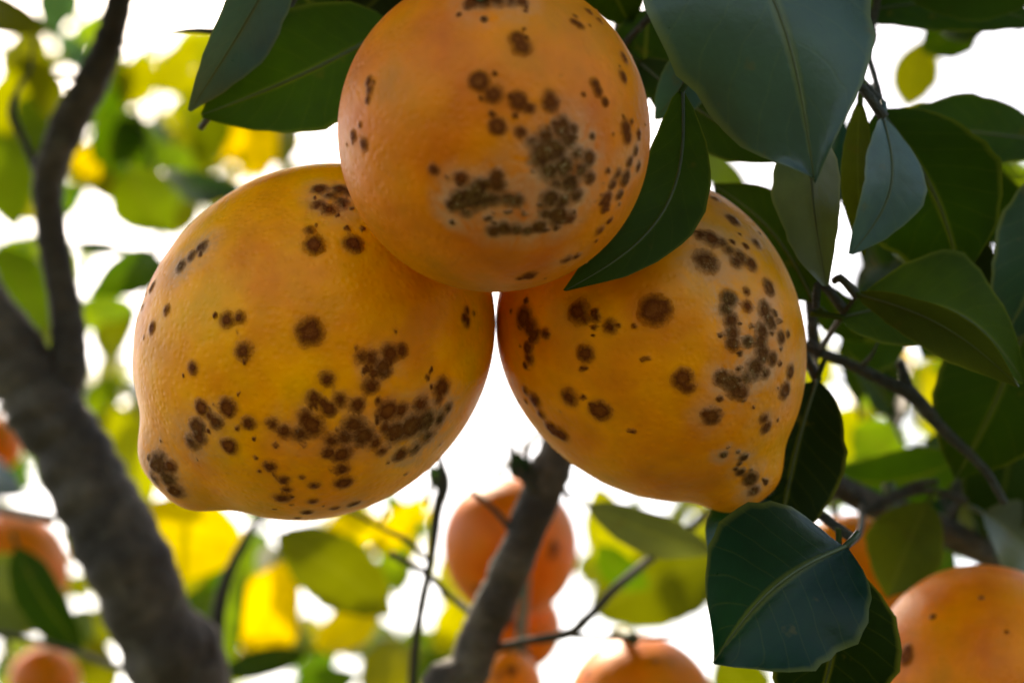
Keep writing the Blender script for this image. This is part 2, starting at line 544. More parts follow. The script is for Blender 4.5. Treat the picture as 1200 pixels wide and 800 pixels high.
def jitter(c, amt, rnd):
    k = 1 + rnd.uniform(-amt, amt)
    return (c[0] * k * (1 + rnd.uniform(-amt, amt) * 0.7), c[1] * k, c[2] * k * (1 + rnd.uniform(-amt, amt)), 1)


def connect(base, rnd, maxd=0.03):
    best, bd = None, 1e9
    for p, r in WOOD_PTS:
        d = (p - base).length
        if d < bd:
            best, bd = (p, r), d
    if 0.006 < bd < maxd:
        p, r = best
        mid = (p + base) * 0.5 + Vector((rnd.uniform(-.004, .004), rnd.uniform(-.004, .004), rnd.uniform(0, .008)))
        v, f, _ = tube_geo([p, mid, base], [0.0012, 0.001, 0.0009], 6, 4, 0.05)
        mesh_obj('twig', [q - p for q in v], f, TWIG, tree, p - tree.location)


def leaf(b, t, wd, col, roll=0, bend=0.06, side=0.0, fold=0.18, wave=0.05, curl=0.0, kind=0, rib=False, con=True, parent=None, top=None, gloss=1.0):
    """b, t: (px, py, depth); wd: width in px at mean depth; roll: turn about the axis, 0 faces the viewer"""
    LEAF_N[0] += 1
    rnd = random.Random(LEAF_N[0] * 13)
    B, T = P(*b), P(*t)
    ax = (T - B)
    L = ax.length
    ax.normalize()
    nrm = (CAM - (B + T) * 0.5)
    nrm = (nrm - ax * nrm.dot(ax)).normalized()
    nrm = Matrix.Rotation(math.radians(roll), 3, ax) @ nrm
    yv = nrm.cross(ax)
    if top is None:
        top = col in ('BG', 'BL', 'GG')
    W = wd * K * 0.5 * (b[2] + t[2])
    V, F, U, R, RF = leaf_geo(L, W, bend, side, fold, wave, curl, kind, seed=LEAF_N[0])
    if not top:                                  # underside towards the viewer
        F = [f[::-1] for f in F]
    rot = Matrix((ax, yv, nrm)).transposed()
    par = parent or tree
    o = mesh_obj('leaf', V, F, LEAF, par, B - par.location, U)
    o.rotation_euler = rot.to_euler()
    o.color = jitter(COL[col] if isinstance(col, str) else col, 0.14, rnd)
    o.color[3] = gloss
    if rib:
        mesh_obj('midrib', R, RF, RIB, o)
    if con and par is tree:
        connect(B - ax * 0.006, rnd)
    return o


# the big leaves round the fruit
leaf((345, -75, .372), (223, 131, .376), 76, 'BL', roll=-30, bend=.05, side=-.02, fold=.25, rib=True)
leaf((462, 30, .400), (236, 134, .388), 140, (0.014, 0.036, 0.001), roll=12, bend=.10, side=.05, fold=.15, rib=True)
leaf((330, -30, .42), (425, 60, .42), 80, 'DG', roll=10, fold=.2)
leaf((480, -40, .40), (395, 35, .43), 70, 'XG', roll=-20)
leaf((752, -170, .350), (955, 214, .325), 262, (0.016, 0.045, 0.034), roll=-14, bend=.12, side=.09, fold=-.12, wave=.09, curl=-.22, rib=True, top=True)
leaf((948, 130, .37), (968, 335, .365), 84, 'GG', roll=30, fold=.35, bend=.04, rib=True)
leaf((1008, 120, .38), (1012, 300, .38), 36, 'OG', roll=25)
leaf((1035, 138, .372), (998, 298, .368), 74, 'BL', roll=-22, side=.14, fold=.28, rib=True)
leaf((1030, 128, .40), (1128, 330, .40), 165, 'DG', roll=12, side=.08, bend=.08, rib=True)
leaf((1240, 168, .43), (1032, 148, .42), 85, 'DG', roll=30, bend=.04, rib=True)
leaf((985, 372, .385), (1199, 448, .385), 130, (0.015, 0.036, 0.004), roll=-28, side=.20, bend=.10, fold=.25, rib=True)
leaf((1005, 345, .378), (1194, 452, .372), 62, (0.030, 0.044, 0.007), roll=38, side=.14, bend=.05, fold=.3, rib=True)
leaf((1215, 350, .42), (1120, 560, .43), 155, 'DG', roll=-15, bend=.08, rib=True)
leaf((1235, 190, .40), (1172, 405, .40), 118, 'BG', roll=-20, bend=.06, side=.05, rib=True)
leaf((990, 18, .43), (1225, 28, .43), 70, 'DG', roll=-25, bend=.05, side=.06, rib=True)
leaf((1040, -30, .42), (1225, -5, .42), 70, 'MG', roll=20)
leaf((1030, -12, .42), (984, 36, .42), 26, 'LG', roll=0, fold=.1)
leaf((990, -10, .41), (960, 14, .41), 22, 'LG', roll=0, fold=.1)
leaf((1020, 20, .44), (985, 70, .44), 50, 'XG', roll=20)
leaf((952, 352, .40), (836, 216, .41), 82, 'DG', roll=-12, side=-.10, bend=.05, rib=True)
leaf((748, 72, .405), (928, 188, .385), 76, 'DG', roll=22, bend=.05, side=-.02, rib=True)
leaf((822, 52, .385), (768, 140, .385), 58, 'BL', roll=-20, side=.04, rib=True)
leaf((760, 10, .41), (752, 120, .41), 80, 'DG', roll=0)
leaf((700, -60, .40), (738, 30, .41), 70, 'DG', roll=15)
leaf((800, 105, .355), (662, 340, .335), 84, (0.016, 0.040, 0.003), roll=10, bend=-.03, side=.17, fold=.10, wave=.02, rib=True)
leaf((990, 640, .355), (836, 776, .345), 200, 'BG', roll=-8, bend=.12, side=-.10, fold=.42, wave=.07, rib=True, gloss=.45)
leaf((900, 580, .385), (830, 650, .375), 70, 'BG', roll=10, bend=.06)
leaf((982, 652, .365), (950, 860, .37), 150, 'XG', roll=-18, bend=.06, side=.03, rib=True, gloss=.5)
leaf((958, 445, .392), (912, 645, .385), 118, 'XG', roll=12, bend=.05, side=-.02, rib=True)
leaf((1088, 588, .46), (1040, 700, .46), 92, 'OG', roll=20, bend=.06)
leaf((1150, 600, .46), (1225, 660, .47), 80, 'GG', roll=-25)
leaf((1135, 530, .50), (955, 555, .50), 100, 'MG', roll=-40, bend=.10, side=.08)
leaf((1000, 585, .54), (1140, 570, .54), 80, 'BG', roll=25)
leaf((1190, 500, .47), (1170, 640, .47), 90, 'DG', roll=20)
leaf((1020, 395, .52), (1085, 330, .50), 80, 'BG', roll=20)
leaf((1065, 400, .46), (985, 395, .46), 66, 'DG', roll=-10, fold=.3)
leaf((960, 330, .43), (1010, 400, .44), 50, 'DG', roll=20)
leaf((940, 240, .42), (960, 350, .42), 60, 'DG', roll=30)
leaf((1080, 300, .46), (1170, 340, .46), 110, 'XG', roll=20)
leaf((1110, 160, .46), (1215, 300, .48), 90, 'DG', roll=25)
leaf((690, 592, .50), (838, 648, .50), 52, 'GG', roll=25, bend=.05)
leaf((612, 560, .497), (604, 530, .49), 22, 'BG', roll=0, con=False)
leaf((520, 575, .51), (504, 545, .51), 16, 'BG', con=False)

# softer leaves farther back in the crown: (base x, y, tip x, y, depth, width, colour, roll)
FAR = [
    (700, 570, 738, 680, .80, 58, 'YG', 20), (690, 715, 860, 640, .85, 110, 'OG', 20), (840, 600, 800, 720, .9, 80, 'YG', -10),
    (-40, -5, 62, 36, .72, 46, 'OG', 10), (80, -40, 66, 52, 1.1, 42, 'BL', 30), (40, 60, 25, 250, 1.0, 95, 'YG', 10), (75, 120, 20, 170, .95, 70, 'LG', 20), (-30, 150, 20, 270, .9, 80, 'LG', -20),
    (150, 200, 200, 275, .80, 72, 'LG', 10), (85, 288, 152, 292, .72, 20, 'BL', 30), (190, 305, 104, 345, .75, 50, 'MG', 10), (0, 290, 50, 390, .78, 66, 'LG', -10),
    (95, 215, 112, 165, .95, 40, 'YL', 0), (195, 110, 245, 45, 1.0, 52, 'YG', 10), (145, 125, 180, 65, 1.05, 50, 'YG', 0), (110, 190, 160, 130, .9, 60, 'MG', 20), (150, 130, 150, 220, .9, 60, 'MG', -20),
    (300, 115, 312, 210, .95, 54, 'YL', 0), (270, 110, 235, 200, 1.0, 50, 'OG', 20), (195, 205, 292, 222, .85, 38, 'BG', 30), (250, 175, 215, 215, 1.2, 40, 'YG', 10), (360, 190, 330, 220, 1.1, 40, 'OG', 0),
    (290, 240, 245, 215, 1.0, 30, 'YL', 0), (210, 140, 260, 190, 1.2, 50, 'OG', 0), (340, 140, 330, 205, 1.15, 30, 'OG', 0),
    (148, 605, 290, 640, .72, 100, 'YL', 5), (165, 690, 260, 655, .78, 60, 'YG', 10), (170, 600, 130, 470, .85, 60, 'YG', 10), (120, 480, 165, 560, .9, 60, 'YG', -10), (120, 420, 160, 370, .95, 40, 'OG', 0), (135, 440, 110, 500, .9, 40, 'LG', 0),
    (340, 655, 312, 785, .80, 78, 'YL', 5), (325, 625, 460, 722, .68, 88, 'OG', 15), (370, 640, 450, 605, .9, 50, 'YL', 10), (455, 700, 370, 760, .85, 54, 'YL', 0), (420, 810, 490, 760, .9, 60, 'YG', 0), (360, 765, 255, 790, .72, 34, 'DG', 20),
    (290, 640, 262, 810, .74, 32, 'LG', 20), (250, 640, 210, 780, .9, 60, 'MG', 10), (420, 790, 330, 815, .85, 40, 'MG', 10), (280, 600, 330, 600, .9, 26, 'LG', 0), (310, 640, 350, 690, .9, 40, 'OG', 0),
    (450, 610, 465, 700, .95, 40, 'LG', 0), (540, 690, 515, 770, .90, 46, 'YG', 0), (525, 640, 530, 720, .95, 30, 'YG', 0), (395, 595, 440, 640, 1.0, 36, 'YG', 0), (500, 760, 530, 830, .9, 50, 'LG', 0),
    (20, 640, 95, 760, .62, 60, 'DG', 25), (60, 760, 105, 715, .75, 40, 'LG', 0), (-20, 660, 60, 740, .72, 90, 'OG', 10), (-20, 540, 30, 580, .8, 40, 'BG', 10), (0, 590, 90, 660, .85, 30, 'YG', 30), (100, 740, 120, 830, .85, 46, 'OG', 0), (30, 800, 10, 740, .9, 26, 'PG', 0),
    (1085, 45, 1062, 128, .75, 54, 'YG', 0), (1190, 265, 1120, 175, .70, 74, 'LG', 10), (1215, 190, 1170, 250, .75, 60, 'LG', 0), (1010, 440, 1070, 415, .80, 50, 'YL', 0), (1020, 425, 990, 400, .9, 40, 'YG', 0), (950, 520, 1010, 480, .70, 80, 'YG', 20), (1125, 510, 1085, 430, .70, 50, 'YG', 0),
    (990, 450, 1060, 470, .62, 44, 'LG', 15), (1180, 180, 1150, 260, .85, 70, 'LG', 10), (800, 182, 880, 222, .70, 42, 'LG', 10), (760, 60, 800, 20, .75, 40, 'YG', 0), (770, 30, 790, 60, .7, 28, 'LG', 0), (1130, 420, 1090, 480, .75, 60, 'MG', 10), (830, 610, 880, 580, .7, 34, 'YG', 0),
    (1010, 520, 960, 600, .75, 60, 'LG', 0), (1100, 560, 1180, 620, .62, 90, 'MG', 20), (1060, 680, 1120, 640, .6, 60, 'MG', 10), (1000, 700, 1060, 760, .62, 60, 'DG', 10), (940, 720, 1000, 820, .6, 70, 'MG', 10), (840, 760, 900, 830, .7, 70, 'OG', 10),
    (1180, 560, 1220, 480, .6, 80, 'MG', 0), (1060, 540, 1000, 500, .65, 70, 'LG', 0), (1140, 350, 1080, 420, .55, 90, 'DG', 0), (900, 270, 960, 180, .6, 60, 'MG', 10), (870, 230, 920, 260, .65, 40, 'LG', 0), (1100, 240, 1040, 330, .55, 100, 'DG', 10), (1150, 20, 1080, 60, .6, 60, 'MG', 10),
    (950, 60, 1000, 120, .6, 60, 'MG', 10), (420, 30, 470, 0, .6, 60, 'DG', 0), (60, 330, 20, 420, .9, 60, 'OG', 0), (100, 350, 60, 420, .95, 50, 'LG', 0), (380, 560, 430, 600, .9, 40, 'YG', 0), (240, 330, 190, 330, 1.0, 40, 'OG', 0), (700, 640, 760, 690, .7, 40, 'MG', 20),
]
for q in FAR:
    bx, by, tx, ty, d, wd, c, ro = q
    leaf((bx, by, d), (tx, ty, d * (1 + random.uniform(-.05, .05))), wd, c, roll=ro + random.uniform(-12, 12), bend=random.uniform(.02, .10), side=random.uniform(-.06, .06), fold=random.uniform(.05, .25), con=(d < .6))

# sunlit leaves on the far side of the crown, soft behind the fruit: rect, count, colours
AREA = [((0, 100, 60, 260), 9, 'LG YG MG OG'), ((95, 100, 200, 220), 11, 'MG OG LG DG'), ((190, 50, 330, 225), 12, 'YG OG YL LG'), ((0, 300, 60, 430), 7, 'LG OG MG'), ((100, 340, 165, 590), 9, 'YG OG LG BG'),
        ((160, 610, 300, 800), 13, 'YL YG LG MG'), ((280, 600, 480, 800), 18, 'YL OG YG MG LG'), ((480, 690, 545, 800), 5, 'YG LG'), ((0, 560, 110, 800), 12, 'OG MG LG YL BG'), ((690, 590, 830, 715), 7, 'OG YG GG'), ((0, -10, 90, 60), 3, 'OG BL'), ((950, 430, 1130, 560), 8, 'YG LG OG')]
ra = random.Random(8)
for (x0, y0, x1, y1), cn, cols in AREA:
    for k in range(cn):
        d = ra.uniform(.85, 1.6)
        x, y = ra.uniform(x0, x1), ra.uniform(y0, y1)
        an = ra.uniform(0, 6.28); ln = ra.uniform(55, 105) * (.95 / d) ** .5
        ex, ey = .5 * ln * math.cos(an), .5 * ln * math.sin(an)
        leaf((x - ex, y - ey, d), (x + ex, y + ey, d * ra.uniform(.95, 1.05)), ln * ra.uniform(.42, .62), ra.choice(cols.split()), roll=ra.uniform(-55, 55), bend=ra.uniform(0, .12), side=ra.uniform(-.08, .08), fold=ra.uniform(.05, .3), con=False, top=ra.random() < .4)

# the tangle of leaves to the right of the fruit
rt = random.Random(21)
GAPS = [(1125, 88, 105, 38), (1112, 455, 34, 48), (1182, 275, 34, 48), (855, 193, 75, 34), (955, 455, 22, 40), (985, 296, 22, 36), (1025, 92, 22, 40), (1010, 625, 70, 70)]
cnt = 0
while cnt < 46:
    bx, by = rt.uniform(950, 1230), rt.uniform(-20, 640)
    an = rt.uniform(0, 6.28); ln = rt.uniform(70, 130)
    tx, ty = bx + ln * math.cos(an), by + ln * math.sin(an)
    d = rt.uniform(.47, .62)
    bad = tx < 945
    for k in range(6):
        mx_, my_ = bx + (tx - bx) * k / 5, by + (ty - by) * k / 5
        bad = bad or any(((mx_ - g[0]) / (g[2] + 22)) ** 2 + ((my_ - g[1]) / (g[3] + 22)) ** 2 < 1 for g in GAPS)
    if bad:
        continue
    cnt += 1
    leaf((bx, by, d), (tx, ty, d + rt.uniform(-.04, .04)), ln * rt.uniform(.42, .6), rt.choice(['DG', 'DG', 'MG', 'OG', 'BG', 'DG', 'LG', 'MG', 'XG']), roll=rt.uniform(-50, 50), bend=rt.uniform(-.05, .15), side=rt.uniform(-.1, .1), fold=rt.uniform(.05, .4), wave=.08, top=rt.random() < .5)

# upper crown: uncountable foliage above the picture, shading the fruit
TEMPL = []
for k in range(4):
    V, F, U, _, _ = leaf_geo(0.085, 0.044, 0.08, 0.03 * (k - 1.5), 0.2, 0.05, 0, k % 3, nt_=6, nv=3, seed=k + 50)
    TEMPL.append((np.array(V), F, np.array(U)))


def foliage_mass(name, centres, parent, kindcol, rnd):
    VV, FF, UU = [], [], []
    off = 0
    for p in centres:
        V, F, U = TEMPL[rnd.randrange(4)]
        m = Matrix.Rotation(rnd.uniform(0, 6.283), 3, 'Z') @ Matrix.Rotation(rnd.uniform(-1.0, 1.0), 3, 'Y') @ Matrix.Rotation(rnd.uniform(-.8, .8), 3, 'X')
        A = V @ np.array(m).T * rnd.uniform(.8, 1.2) + np.array(p)
        VV.append(A); UU.append(U)
        FF.extend([tuple(i + off for i in f) for f in F])
        off += len(V)
    o0 = parent.location
    o = mesh_obj(name, np.vstack(VV) - np.array(o0), FF, LEAF, parent, (0, 0, 0), np.vstack(UU))
    o.color = (*kindcol, 1)
    o['kind'] = 'stuff'
    return o


rnd = random.Random(5)
cents = []
HUB = P(600, 330, .37)
tries = 0
while len(cents) < 1700 and tries < 90000:
    tries += 1
    h = rnd.uniform(0.22, 0.85)
    p = HUB + SUNV * h + Vector((rnd.gauss(0.04, .19), rnd.gauss(-0.03, .15), rnd.gauss(0, .08)))
    v = p - CAM
    f = v.dot(FWD)
    el = math.degrees(math.atan2(v.dot(UP), max(f, 1e-3)))
    if f > 0 and el < 16.5:
        continue
    if f < 0.16 or (p - CAM).length < .3:
        continue
    cents.append(p)
foliage_mass('crown', cents, tree, COL['DG'], rnd)

# ------------------------------------------------------------------ neighbouring tree, far and soft
TB2 = Vector((-0.75, 3.1, 0))
tree2 = thing('lemon_tree', TB2, 'sunlit yellow-green lemon tree standing farther off behind the fruit, out of focus', 'tree')


def wood2(name, pts, rr, seed):
    v, f, path = tube_geo(pts, rr, 10, 6, .12, seed)
    mesh_obj(name, [p - TB2 for p in v], f, BARK, tree2, (0, 0, 0))


wood2('trunk', [TB2 + Vector((0, 0, -.05)), TB2 + Vector((.03, 0, .6)), TB2 + Vector((0, .02, 1.2)), TB2 + Vector((.05, 0, 2.0))], [.07, .055, .05, .035], 1)
for k, (dx, dy, dz) in enumerate(((.9, -.2, 2.6), (-.5, -.3, 2.7), (.3, .3, 3.1), (1.5, .1, 2.4), (-.1, -.5, 2.5))):
    wood2('branch', [TB2 + Vector((.01, .01, 1.1 + .15 * k)), TB2 + Vector((dx * .45, dy * .5, 1.5 + .1 * k)), TB2 + Vector((dx, dy, dz))], [.03, .02, .006], k + 2)
LM = []
for k in range(4):
    V, F, U, _, _ = leaf_geo(0.095, 0.050, 0.08, 0.03 * (k - 1.5), 0.15, 0.05, 0, k % 3, nt_=8, nv=5, seed=k + 90)
    t = mesh_obj('leaf', V, F, LEAF, None, (0, 0, 0), U)
    LM.append(t.data)
    bpy.data.objects.remove(t)
# spots of foliage seen between the near leaves (x, y, spread, count, colour)
BLOB = [(60, 150, 80, 12, 'LG'), (200, 110, 55, 16, 'YG'), (250, 190, 60, 16, 'OG'), (310, 170, 35, 8, 'YL'), (130, 190, 40, 10, 'MG'), (30, 330, 60, 10, 'LG'), (140, 480, 40, 10, 'YG'), (230, 650, 60, 10, 'YL'),
        (350, 700, 60, 12, 'YG'), (430, 660, 40, 8, 'YL'), (260, 770, 70, 12, 'LG'), (470, 770, 40, 8, 'YG'), (60, 720, 60, 12, 'OG'), (20, 560, 40, 8, 'MG'), (1060, 470, 60, 10, 'YG'), (1150, 220, 50, 8, 'LG'), (980, 520, 50, 10, 'LG'),
        (780, 680, 50, 8, 'OG'), (1110, 590, 70, 8, 'MG'), (20, 60, 60, 4, 'OG'), (60, 420, 60, 8, 'OG')]
for bx, by, sp_, cnt, c in BLOB:
    for k in range(cnt):
        d = rnd.uniform(1.9, 3.3)
        p = P(rnd.gauss(bx, sp_ * .6), rnd.gauss(by, sp_ * .5), d)
        o = link('leaf', LM[rnd.randrange(4)], tree2, p - TB2)
        o.rotation_euler = (rnd.uniform(-.9, .9), rnd.uniform(-.9, .9), rnd.uniform(0, 6.28))
        s = rnd.uniform(.75, 1.25)
        o.scale = (s, s, s)
        o.color = jitter(COL[c], .25, rnd)

# ------------------------------------------------------------------ lemons


def lemon_geo(a, b, nip, nipw, neck, lump, seed, nr, ns, taper=0.0):
    ph = np.linspace(0, math.pi, nr)
    th = np.linspace(0, 2 * math.pi, ns, endpoint=False)
    R = 1 / np.sqrt((np.cos(ph) / a) ** 2 + (np.sin(ph) / b) ** 2)
    R = R + nip * np.exp(-(ph / nipw) ** 3.6) + neck * np.exp(-((math.pi - ph) / .30) ** 2)
    PH, TH = np.meshgrid(ph, th, indexing='ij')
    RR = np.repeat(R[:, None], ns, 1)
    rg = random.Random(seed)
    for k in range(5):
        m = rg.randint(1, 4)
        RR = RR * (1 + lump * rg.uniform(.3, 1) / m * np.sin(m * TH + rg.uniform(0, 6)) * np.sin(PH) * np.cos(PH * rg.randint(0, 3) + rg.uniform(0, 6)))
    TP = 1 - taper * np.cos(PH)
    X = RR * np.sin(PH) * np.cos(TH) * TP; Y = RR * np.sin(PH) * np.sin(TH) * TP; Z = RR * np.cos(PH)
    V = np.stack([X, Y, Z], -1).reshape(-1, 3)
    idx = np.arange(nr * ns).reshape(nr, ns)
    A = idx[:-1]; B = np.roll(idx, -1, 1)[:-1]
    Cc = np.roll(idx, -1, 1)[1:]; D = idx[1:]
    F = np.stack([A, D, Cc, B], -1).reshape(-1, 4)
    return V, F


def lemon(px, py, d, a, b, axis, label, spots=(), nip=.07, nipw=.36, neck=.03, lump=.02, seed=0, hi=False, tint=(1, 1, 1), group=None, stalk=None, taper=0.0):
    """a, b in px (semi-axes); axis = tip direction (right, down, towards viewer); spots: (x, y, r, crust)"""
    s = K * d
    ax = CV(*axis).normalized()
    nr, ns = (190, 250) if hi else (56, 72)
    V, F = lemon_geo(a * s, b * s, nip * b * s, nipw, neck * b * s, lump, seed, nr, ns, taper)
    rot = ax.to_track_quat('Z', 'Y').to_matrix()
    c = P(px, py, d)
    W = V @ np.array(rot).T                      # world-oriented, centred on the fruit
    les = np.full(len(W), -1.0)
    sca = np.zeros(len(W))
    cru = np.zeros(len(W)); wsum = np.full(len(W), 1e-6)
    if spots:
        bvh = BVHTree.FromPolygons([Vector(v) for v in W], [tuple(int(i) for i in f) for f in F])
        rs = random.Random(seed + 77)
        extra = []
        if hi:
            for sp_ in spots:
                for k in range(2):
                    if rs.random() < .4:
                        an = rs.uniform(0, 6.28); q = sp_[2] * rs.uniform(1.1, 2.4)
                        extra.append((sp_[0] + q * math.cos(an), sp_[1] + q * math.sin(an), rs.uniform(2.0, 4.5)) + tuple(sp_[3:]))
        for sp_ in list(spots) + extra:
            x, y, r = sp_[:3]
            g = sp_[3] if len(sp_) > 3 else 0.0
            ray = (P(x, y, d) - CAM).normalized()
            hit = bvh.ray_cast(CAM - c, ray)
            if hit[0] is None:
                t = (c - CAM).dot(ray)
                hit = bvh.find_nearest(CAM + ray * t - c)
            h = np.array(hit[0])
            rr = r * s * rs.uniform(.88, 1.16)
            amp = rs.uniform(-.42, .14)
            dist = np.linalg.norm(W - h, axis=1)
            f = np.clip(1 - dist / rr + amp * (dist < rr * 1.6), -1, 1)
            f = np.where(dist < rr * 2, np.clip(1 - dist / rr + amp, -1, 1), -1)
            les = np.maximum(les, f)
            sca = np.maximum(sca, min(1, 1.4 * g) * np.clip(1.6 - dist / (rr * 2.3), 0, 1))
            wgt = np.clip(1.3 - dist / rr, 0, 1)
            cru += wgt * g; wsum += wgt
        cru = np.clip(cru / wsum, 0, 1)
        # raised, slightly sunken-centred scabs
        nrm = W / np.linalg.norm(W, axis=1)[:, None]
        k = np.clip((les + .1) / .35, 0, 1)
        k = k * k * (3 - 2 * k)
        nz = np.array([noise.noise(Vector(q) * 900) for q in W]) if hi else 0
        W = W + nrm * (k * (.00022 + .00016 * nz) - np.clip((les - .45) / .5, 0, 1) * .0002)[:, None]
    root = thing('lemon', c, label, 'lemon', group)
    o = mesh_obj('peel', W, [tuple(int(i) for i in f) for f in F], PEEL, root)
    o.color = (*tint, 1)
    for nm, arr in (('lesion', les), ('crust', cru), ('scar', sca)):
        at = o.data.attributes.new(nm, 'FLOAT', 'POINT')
        at.data.foreach_set('value', arr.astype(np.float32))
    # stalk and calyx at the other end
    e = -ax * (a * s + neck * b * s)
    cal_v, cal_f = [], []
    n1 = ax.orthogonal().normalized(); n2 = ax.cross(n1)
    for ring, (h, rr) in enumerate(((-.0004, .0062), (.0010, .0058), (.0022, .0036), (.0030, .0022))):
        for k in range(20):
            an = 2 * math.pi * k / 20
            q = rr * (1 + (.22 * math.cos(5 * an) if ring < 2 else 0))
            cal_v.append(e - ax * h + (n1 * math.cos(an) + n2 * math.sin(an)) * q)
    for r in range(3):
        for k in range(20):
            i = r * 20 + k; j = r * 20 + (k + 1) % 20
            cal_f.append((i, j, j + 20, i + 20))
    up = Vector((0, 0, 1))
    end = stalk - c if stalk else e - ax * .018 + up * .02
    v, f, _ = tube_geo([e + ax * .001, e - ax * .008, (e - ax * .012) * .5 + end * .5, end], [.0021, .0018, .0017, .0019], 8, 5, .08, seed)
    st = mesh_obj('stalk', v, f, STALK, root)
    mesh_obj('calyx', cal_v, cal_f, STALK, st)
    return root, o


SP_LEFT = [(375, 222, 9, .3), (388, 230, 11, .5), (400, 238, 11, .4), (372, 240, 10), (385, 246, 10), (408, 225, 10, .4), (398, 222, 9, .4), (363, 271, 10), (368, 287, 10), (414, 286, 11),
           (236, 290, 9, .6), (224, 300, 10, .5), (212, 312, 9, .7), (178, 337, 7, .3), (167, 360, 6, .4), (195, 364, 8), (178, 384, 8), (266, 375, 9), (281, 372, 9), (286, 411, 10), (363, 389, 12), (226, 431, 7),
           (470, 411, 10), (457, 414, 12), (424, 418, 11), (435, 420, 10), (448, 431, 11, .3), (434, 451, 12), (383, 444, 11), (547, 364, 8), (547, 376, 8),
           (368, 466, 10), (399, 469, 12), (418, 474, 10), (386, 478, 9), (360, 488, 12), (319, 496, 10), (333, 505, 11), (352, 507, 12, .2), (366, 499, 12), (415, 496, 12, .2), (426, 510, 13, .3), (440, 518, 12), (454, 480, 11), (470, 480, 12),
           (492, 474, 12), (517, 455, 11), (514, 466, 12), (465, 505, 14, .4), (481, 499, 14, .5), (498, 494, 16, .9), (500, 510, 16, 1), (515, 490, 13, .9), (525, 478, 11, .6), (470, 532, 12, .3), (486, 525, 13, .8), (448, 527, 10), (401, 532, 11), (401, 549, 11), (403, 565, 10), (390, 515, 10), (404, 512, 11, .2), (385, 530, 8),
           (236, 477, 9), (245, 486, 10), (253, 494, 9, .3), (231, 499, 10, .4), (225, 518, 12, .5), (234, 512, 9, .3), (267, 477, 9), (269, 522, 9), (291, 495, 10), (316, 546, 9), (332, 562, 9), (331, 583, 9), (336, 573, 7), (368, 568, 9), (367, 587, 8),
           (187, 543, 13, .7), (196, 560, 13, .8), (180, 560, 13, .7), (205, 575, 10, .4), (180, 545, 9, .6), (200, 545, 7), (393, 595, 8, .2), (415, 590, 7, .6), (360, 600, 6, .5), (378, 470, 7), (452, 500, 9)]
SP_RIGHT = [(808, 218, 9, .2), (822, 224, 9, .2), (838, 233, 8, .3), (799, 252, 10, .3), (799, 264, 10, .3), (822, 276, 10, .4), (834, 280, 9, .4), (846, 285, 11, .5), (854, 294, 11, .5), (868, 302, 11, .5), (880, 309, 10, .3), (862, 307, 9, .5), (828, 307, 12, .5),
            (875, 342, 7, .2), (876, 359, 8), (901, 337, 8, .4), (859, 258, 7, .5), (886, 285, 8, .6), (767, 364, 13), (758, 368, 10), (776, 360, 10), (678, 366, 12), (684, 373, 9), (699, 373, 7), (715, 383, 10), (614, 372, 12), (622, 384, 12), (626, 392, 9), (639, 391, 8), (620, 420, 10), (619, 408, 9),
            (686, 414, 10), (667, 465, 12), (703, 481, 10), (657, 508, 11), (646, 502, 9), (627, 470, 12), (616, 458, 9), (634, 485, 10), (660, 541, 8), (650, 528, 7), (800, 444, 9), (806, 452, 10), (834, 487, 10, .3), (826, 484, 7),
            (854, 350, 10, .9), (850, 362, 9, .9), (857, 375, 9, .5), (859, 390, 9, .5), (859, 402, 9, .5), (896, 363, 9, .6), (901, 375, 9, .7), (893, 388, 10, .6), (891, 399, 11, .6), (893, 415, 12, .7), (885, 431, 12, .7), (875, 441, 13, .8), (862, 456, 12, .4), (870, 460, 9, .4), (846, 442, 9, .5), (856, 446, 9, .7), (896, 436, 10, .7), (905, 420, 9, .6), (920, 457, 9, .4), (926, 435, 8, .4), (896, 489, 9, .3), (898, 500, 8, .3),
            (872, 535, 7, .9), (880, 560, 9, .9), (868, 552, 6, .9), (884, 574, 9, .7), (906, 380, 7, .6), (876, 400, 7, .9), (848, 532, 5, .9), (742, 505, 4), (760, 420, 3), (915, 395, 7, .5)]
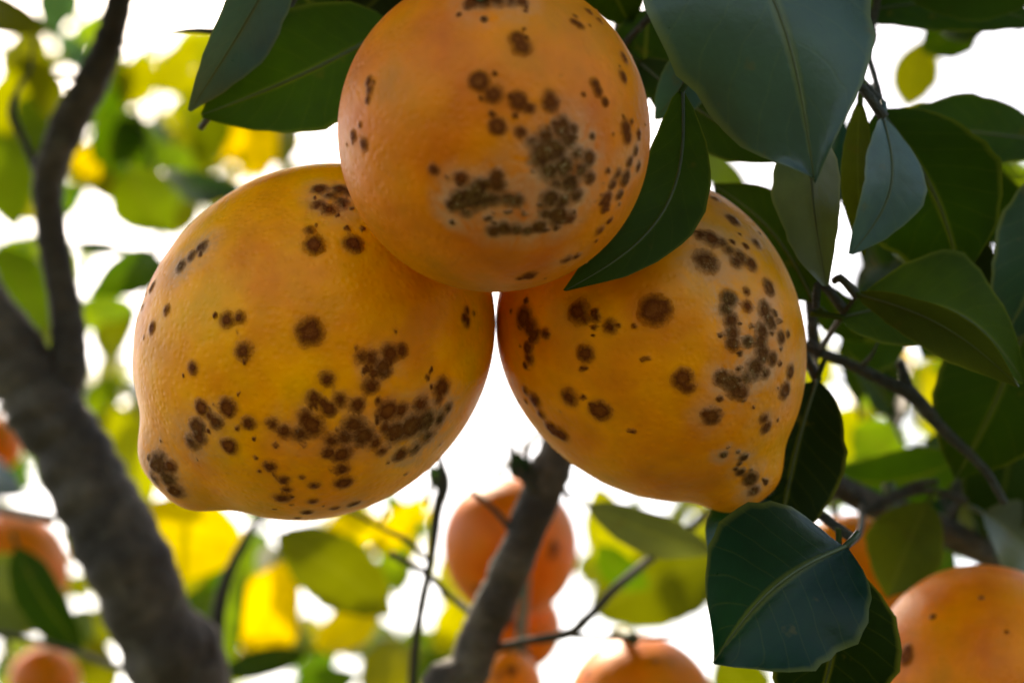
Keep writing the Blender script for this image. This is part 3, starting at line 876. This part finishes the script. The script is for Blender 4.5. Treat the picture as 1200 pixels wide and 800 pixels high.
SP_TOP = [(432, 96, 8), (433, 106, 8), (431, 117, 6), (414, 160, 8), (426, 168, 9), (422, 147, 5), (553, 4, 9), (567, 2, 11, .4), (583, 1, 12, .5), (600, 2, 11, .4), (612, 3, 8), (606, 46, 9), (612, 55, 9), (561, 95, 9), (579, 110, 10), (608, 118, 10), (621, 127, 10), (645, 114, 12), (645, 120, 11), (583, 148, 9), (611, 154, 9), (508, 199, 8), (540, 208, 9),
          (679, 30, 7), (672, 26, 5), (697, 99, 8), (700, 106, 7), (731, 68, 8), (730, 90, 8), (733, 150, 10), (735, 160, 9), (748, 158, 7), (690, 14, 6), (702, 24, 6),
          (530, 240, 10, .8), (540, 234, 12, .9), (552, 232, 13, 1), (566, 232, 13, 1), (580, 232, 12, .9), (595, 232, 12, .8), (605, 235, 9, .6), (583, 205, 9, .3), (583, 216, 10, .5), (545, 248, 9, .9), (562, 220, 9, .8), (570, 215, 7, .7),
          (625, 165, 11, .4), (640, 160, 10, .5), (658, 150, 11, .5), (672, 150, 10, .4), (665, 165, 14, .7), (650, 175, 15, .8), (636, 180, 14, .7), (675, 180, 13, .7), (690, 185, 10, .5), (660, 195, 16, .9), (645, 200, 15, .9), (680, 198, 12, .8), (692, 208, 8, .3), (652, 215, 14, .9), (668, 213, 14, .9), (645, 232, 13, .8), (660, 235, 13, .8), (675, 228, 11, .7), (640, 250, 11, .7), (655, 252, 12, .7), (668, 256, 8, .2),
          (578, 270, 8, .5), (591, 267, 8, .7), (604, 268, 9, .7), (619, 269, 9, .7), (632, 264, 9, .6), (711, 233, 8), (710, 242, 7), (718, 216, 8, .3), (724, 203, 8, .4), (738, 189, 9, .4), (745, 176, 8, .4), (733, 209, 8, .5), (748, 195, 7, .5), (726, 228, 7, .4), (620, 323, 9), (610, 326, 7), (664, 304, 9, .4), (676, 300, 8, .3), (703, 270, 8), (715, 258, 6)]

ROOTS = []
ROOTS.append(lemon(371, 400, .375, 219, 199, (-.725, .69, .12), 'large spotted lemon of the trio, blunt nipple pointing towards the thick forked limb', SP_LEFT, tint=(1.15, 1.28, 1), nip=.15, nipw=.28, lump=.018, seed=2, hi=True, stalk=P(520, 20, .42)))
ROOTS.append(lemon(768, 398, .380, 197, 175, (.52, .84, .10), 'spotted lemon with a greyish scarred flank and tip pointing down at dark blue-green leaf', SP_RIGHT, tint=(1.02, 1.06, 1), taper=.07, nip=.15, nipw=.28, lump=.02, seed=9, hi=True, stalk=P(700, 40, .425)))
ROOTS.append(lemon(579, 157, .331, 186, 183, (.05, .80, -.58), 'round topmost lemon with two big olive-brown scab patches, hanging over two others', SP_TOP, nip=.06, nipw=.3, lump=.012, seed=4, hi=True, tint=(.89, .73, .8), stalk=P(575, -130, .40)))  # tint: riper orange, also darkened in place of the canopy's shade
BGT = (.95, .62, .7)
lemon(598, 640, .66, 84, 80, (.15, .7, .7), 'orange lemon out of focus behind the sloping limb under the trio', [(650, 640, 8), (648, 648, 7), (560, 690, 7)], tint=BGT, seed=12, stalk=P(672, 480, .62))
lemon(610, 735, .70, 52, 48, (.3, .6, .7), 'small deep-orange lemon just below the one crossed by the sloping limb', [(612, 710, 7), (600, 730, 7)], tint=BGT, seed=13)
lemon(752, 838, .52, 98, 88, (.2, .6, .8), 'lemon top with two small dots beneath a thin horizontal twig', [(688, 787, 7), (699, 766, 7), (690, 812, 6), (770, 775, 4)], tint=(.97, .75, .8), seed=14, stalk=P(742, 748, .50))
lemon(596, 805, .60, 44, 40, (-.2, .6, .8), 'small shaded lemon showing only its top at the foot of the sloping limb', [(600, 785, 6), (585, 790, 5)], tint=(1, .8, .8), seed=19)
lemon(1162, 806, .43, 150, 138, (.3, .55, .75), 'large smooth orange lemon with one brown fleck below the grey branch', [(1062, 768, 8), (1063, 761, 7), (1093, 722, 4), (1150, 700, 3), (1180, 740, 3)], tint=(.97, .80, .8), seed=15, hi=True)
lemon(1000, 672, .56, 62, 82, (.1, .7, .7), 'bright orange lemon half hidden behind the dark blue-green leaf and grey branch', tint=(1, .85, .9), seed=16)
lemon(14, 668, .80, 72, 66, (.4, .6, .7), 'orange lemon behind olive leaves and the thick limb, low beside a thin twig', tint=BGT, seed=17)
lemon(-6, 520, .85, 34, 32, (.2, .6, .7), 'small orange lemon peeping out above a reddish twig behind the thick limb', tint=BGT, seed=18)
lemon(52, 800, .80, 44, 42, (.2, .6, .7), 'dull orange lemon under the thin twig that crosses to the thick limb', tint=(.9, .6, .7), seed=20)
